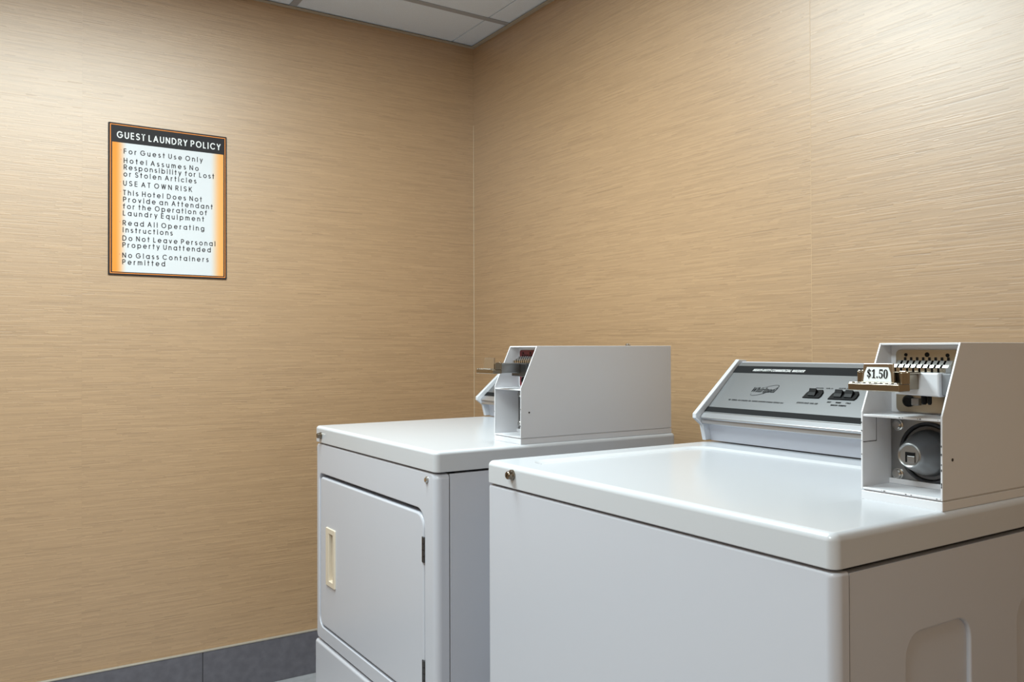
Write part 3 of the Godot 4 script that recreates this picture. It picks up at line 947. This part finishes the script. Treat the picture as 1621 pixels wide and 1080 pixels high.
func build_washer() -> void:
	var x0 := 1.5313
	var x1 := 2.2143
	var zf := 0.8692
	var zb := 0.238
	var cx := (x0 + x1) / 2
	var w := thing("washing_machine", "white top-loading coin washer with slanted silver control console and $1.50 tag", "washer", Vector3(cx, 0, (zf + zb) / 2))
	var mb := MB.new()
	mb.box(Vector3(x0 + 0.010, 0.03, zb + 0.004), Vector3(x1 - 0.010, 0.864, zf - 0.012), 0.004)
	part("chassis", mb, mats.chassis, w)
	# front panel wraps round both corners
	mb = MB.new()
	mb.loft(MB.upright(MB.rr(cx, 0.4448, x1 - x0, 0.8396, 0.004, 5), cx, 0.4448, 0.22), MB.bevel(0.0215, 0.012, 6), face_front(Vector3(0, 0, zf - 0.0215)), true, true)
	part("front_panel", mb, mats.panel_enamel, w)
	# side panels, the right one with two pressed recesses
	mb = MB.new()
	var ya := 0.03
	var yc := 0.8625
	for e in [[0.5625, 0.8455, 0.617, 0.745], [zb, 0.5625, 0.380, 0.5075]]:
		var fx := face_right(Vector3(x1 - 0.012, 0, 0))
		mb.frame(MB.rr(-(e[0] + e[1]) / 2, (ya + yc) / 2, e[1] - e[0], yc - ya, 0.0005, 5), MB.rr(-(e[2] + e[3]) / 2, (0.10 + 0.779) / 2, e[3] - e[2], 0.679, 0.026, 5), 0.0112, 0.00002, 0.0030, 0.0046, fx, true)
	part("side_panel", mb, mats.panel_enamel, w, "side panel with two pressed recesses")
	mb = MB.new()
	mb.box(Vector3(x0 + 0.0008, ya, zb), Vector3(x0 + 0.012, yc, 0.8455), 0.001)
	part("side_panel", mb, mats.panel_enamel, w)
	mb = MB.new()
	mb.box(Vector3(x0 + 0.004, 0.06, zb - 0.003), Vector3(x1 - 0.004, 0.85, zb + 0.004), 0.001)
	part("back_panel", mb, mats.steel, w)
	# worktop: a pressed slab with a shallow well for the lid
	var yt := 0.9055
	var yl := 0.8675
	var lid := MB.rr(1.845, -0.618, 0.508, 0.392, [0.030, 0.030, 0.030, 0.075], 8)
	var outer := MB.rr(cx, -(zf + zb) / 2, x1 - x0, zf - zb + 0.002, 0.011, 8)
	var up := face_up(Vector3.ZERO)
	mb = MB.new()
	var prof := [[0.006, yl, 0.0, -1.0], [0.0015, yl + 0.0005, 0.6, -0.8], [0.0, yl + 0.002, 1.0, 0.0], [0.0, yt - 0.009, 1.0, 0.0]]
	for i in range(1, 7):
		var a := PI / 2 * i / 6
		prof.append([0.009 - 0.009 * cos(a), yt - 0.009 + 0.009 * sin(a), cos(a), sin(a)])
	mb.loft(outer, prof, up, true, false)
	var slope := [[-0.010, yt, 0.0, 1.0], [-0.0085, yt - 0.0004, -0.4, 0.917], [-0.0045, yt - 0.0021, -0.42, 0.908], [-0.0015, yt - 0.0034, -0.42, 0.908], [0.0, yt - 0.0040, 0.0, 1.0]]
	mb.strip(mb.loop(outer, prof[-1], up), mb.loop(lid, slope[0], up))
	mb.loft(lid, slope, up, false, false)
	mb.strip(mb.loop(lid, slope[-1], up), mb.loop(lid, [0.0005, yt - 0.0040, 0.0, 1.0], up))
	mb.loft(lid, [[0.0005, yt - 0.0040, -1.0, 0.0], [0.0005, yt - 0.008, -1.0, 0.0]], up, false, false)
	mb.cap(lid, 0.0, yt - 0.008, 1.0, up)
	part("worktop", mb, mats.enamel, w, "glossy white enamelled top")
	mb = MB.new()
	mb.loft(lid, [[0.0011, yt - 0.0075, 1.0, 0.0], [0.0011, yt - 0.0046, 1.0, 0.0], [0.0013, yt - 0.0041, 0.7, 0.7], [0.0018, yt - 0.0039, 0.0, 1.0]], up, false, true)
	part("lid", mb, mats.enamel, w, "flat white lid")
	flat_bolt(Vector3(1.6135, 0.8905, zf + 0.0008), 0.0066, 0.011, w)
	for x in [x0 + 0.05, x1 - 0.05]:
		for z in [zb + 0.05, zf - 0.05]:
			mb = MB.new()
			mb.lathe([Vector2(0.018, 0.0), Vector2(0.018, 0.010), Vector2(0.008, 0.012), Vector2(0.008, 0.032)], face_up(Vector3(x, 0, z)), 16)
			part("foot", mb, mats.chassis, w)
	console(w, 1.5345, 2.1030, 0.9060, true)
	coin_box(w, 2.1040, 2.2092, 0.9050, true)

func build_dryer() -> void:
	var x0 := 0.6680
	var x1 := 1.3330
	var zf := 0.8634
	var zb := 0.238
	var cx := (x0 + x1) / 2
	var d := thing("tumble_dryer", "white front-loading coin dryer with cream recessed door handle near the corner", "dryer", Vector3(cx, 0, (zf + zb) / 2))
	var mb := MB.new()
	mb.box(Vector3(x0 + 0.010, 0.03, zb + 0.004), Vector3(x1 - 0.010, 0.856, zf - 0.046), 0.004)
	part("chassis", mb, mats.chassis, d)
	# front panel with the door opening
	mb = MB.new()
	var door_x := [0.7005, 1.2815]
	var door_y := [0.3985, 0.7720]
	var gap := 0.0045
	mb.frame(MB.upright(MB.rr(cx, (0.3600 + 0.8545) / 2, x1 - x0, 0.4945, 0.010, 8), cx, 0.607, 0.2), MB.rr((door_x[0] + door_x[1]) / 2, (door_y[0] + door_y[1] + 0.004) / 2, door_x[1] - door_x[0] + 2 * gap, door_y[1] - door_y[0] + 2 * gap + 0.004, [0.034, 0.016, 0.026, 0.026], 8), 0.0290, 0.014, 0.0025, 0.024, face_front(Vector3(0, 0, zf - 0.0290)))
	part("front_panel", mb, mats.panel_enamel, d)
	mb = MB.new()
	mb.box(Vector3(x0 + 0.006, 0.362, zf - 0.046), Vector3(x1 - 0.006, 0.848, zf - 0.0245), 0.001)
	part("door_liner", mb, mats.chassis, d)
	# door with the pocket of its handle cut through
	mb = MB.new()
	var hx := [0.7560, 0.8000]
	var hy := [0.5180, 0.6430]
	mb.frame(MB.rr((door_x[0] + door_x[1]) / 2, (door_y[0] + door_y[1]) / 2, door_x[1] - door_x[0], door_y[1] - door_y[0], [0.030, 0.013, 0.022, 0.022], 8), MB.rr((hx[0] + hx[1]) / 2, (hy[0] + hy[1]) / 2, hx[1] - hx[0], hy[1] - hy[0], 0.001, 8), 0.0235, 0.0055, 0.0005, 0.0215, face_front(Vector3(0, 0, zf - 0.0240)))
	var door := part("door", mb, mats.panel_enamel, d, "square white dryer door")
	mb = MB.new()
	mb.frame(MB.rr(0.7775, 0.5805, 0.0605, 0.1430, 0.0025, 4), MB.rr(0.7820, 0.5805, 0.0262, 0.1170, 0.0015, 4), 0.0035, 0.0014, 0.001, 0.021, face_front(Vector3(0, 0, zf - 0.0005)), true)
	part("handle", mb, mats.cream_plastic, door, "cream recessed pull handle")
	for y in [0.702, 0.461]:
		mb = MB.new()
		for i in 4:
			mb.lathe([Vector2(0.0, -0.0058), Vector2(0.0042, -0.0058), Vector2(0.0042, 0.0058), Vector2(0, 0.0058)], face_up(Vector3(1.2835, y - 0.0185 + i * 0.0124, zf - 0.0008)), 14)
		mb.box(Vector3(1.2755, y - 0.025, zf - 0.001), Vector3(1.2815, y + 0.025, zf + 0.0012), 0.0005)
		part("hinge", mb, mats.dark_steel, door, "dark metal hinge")
	# lower panel
	mb = MB.new()
	mb.loft(MB.rr(cx, (0.045 + 0.3545) / 2, x1 - x0 + 0.002, 0.3095, 0.010, 6), MB.bevel(0.0310, 0.008, 5), face_front(Vector3(0, 0, zf - 0.0290)), true, true)
	part("lower_panel", mb, mats.panel_enamel, d)
	for x in [x0, x1 - 0.012]:
		mb = MB.new()
		mb.box(Vector3(x + 0.0005, 0.03, zb), Vector3(x + 0.0115, 0.8535, zf - 0.0315), 0.001)
		part("side_panel", mb, mats.panel_enamel, d)
	mb = MB.new()
	mb.box(Vector3(x0 + 0.004, 0.06, zb - 0.003), Vector3(x1 - 0.004, 0.84, zb + 0.004), 0.001)
	part("back_panel", mb, mats.steel, d)
	# top
	var yt := 0.8990
	var yl := 0.8575
	mb = MB.new()
	var outer := MB.rr(cx, -(zf + zb) / 2, x1 - x0 + 0.001, zf - zb + 0.002, 0.012, 8)
	var up := face_up(Vector3.ZERO)
	var prof := [[0.006, yl, 0.0, -1.0], [0.0015, yl + 0.0005, 0.6, -0.8], [0.0, yl + 0.002, 1.0, 0.0], [0.0, yt - 0.008, 1.0, 0.0]]
	for i in range(1, 7):
		var a := PI / 2 * i / 6
		prof.append([0.008 - 0.008 * cos(a), yt - 0.008 + 0.008 * sin(a), cos(a), sin(a)])
	mb.loft(outer, prof, up)
	part("worktop", mb, mats.enamel, d, "glossy white enamelled top")
	flat_bolt(Vector3(0.7115, 0.8765, zf + 0.0008), 0.0066, 0.011, d)
	dome_bolt("screw", Vector3(0.6745, 0.8395, zf - 0.0050), 0.0046, 0.004, mats.chrome, d, Basis(Vector3(0, 1, 0), -0.6))
	dome_bolt("screw", Vector3(1.2965, 0.8405, zf - 0.0005), 0.0056, 0.005, mats.chrome, d)
	# scraped paint on the front corner
	mb = MB.new()
	var rng := RandomNumberGenerator.new()
	rng.seed = 3
	for i in 7:
		mb.rbox(Vector3(1.3205 + i * 0.0006, 0.553 - i * 0.0085, zf - 0.0012 - i * 0.0003), Vector3(0.0013, rng.randf_range(0.005, 0.009), 0.0008), 0.0002, 1)
	part("paint_scrape", mb, mats.chip, d)
	for x in [x0 + 0.05, x1 - 0.05]:
		for z in [zb + 0.05, zf - 0.07]:
			mb = MB.new()
			mb.lathe([Vector2(0.018, 0.0), Vector2(0.018, 0.010), Vector2(0.008, 0.012), Vector2(0.008, 0.032)], face_up(Vector3(x, 0, z)), 16)
			part("foot", mb, mats.chassis, d)
	console(d, 0.6710, 1.2235, 0.8990, false)
	coin_box(d, 1.2245, 1.3280, 0.8990, false)
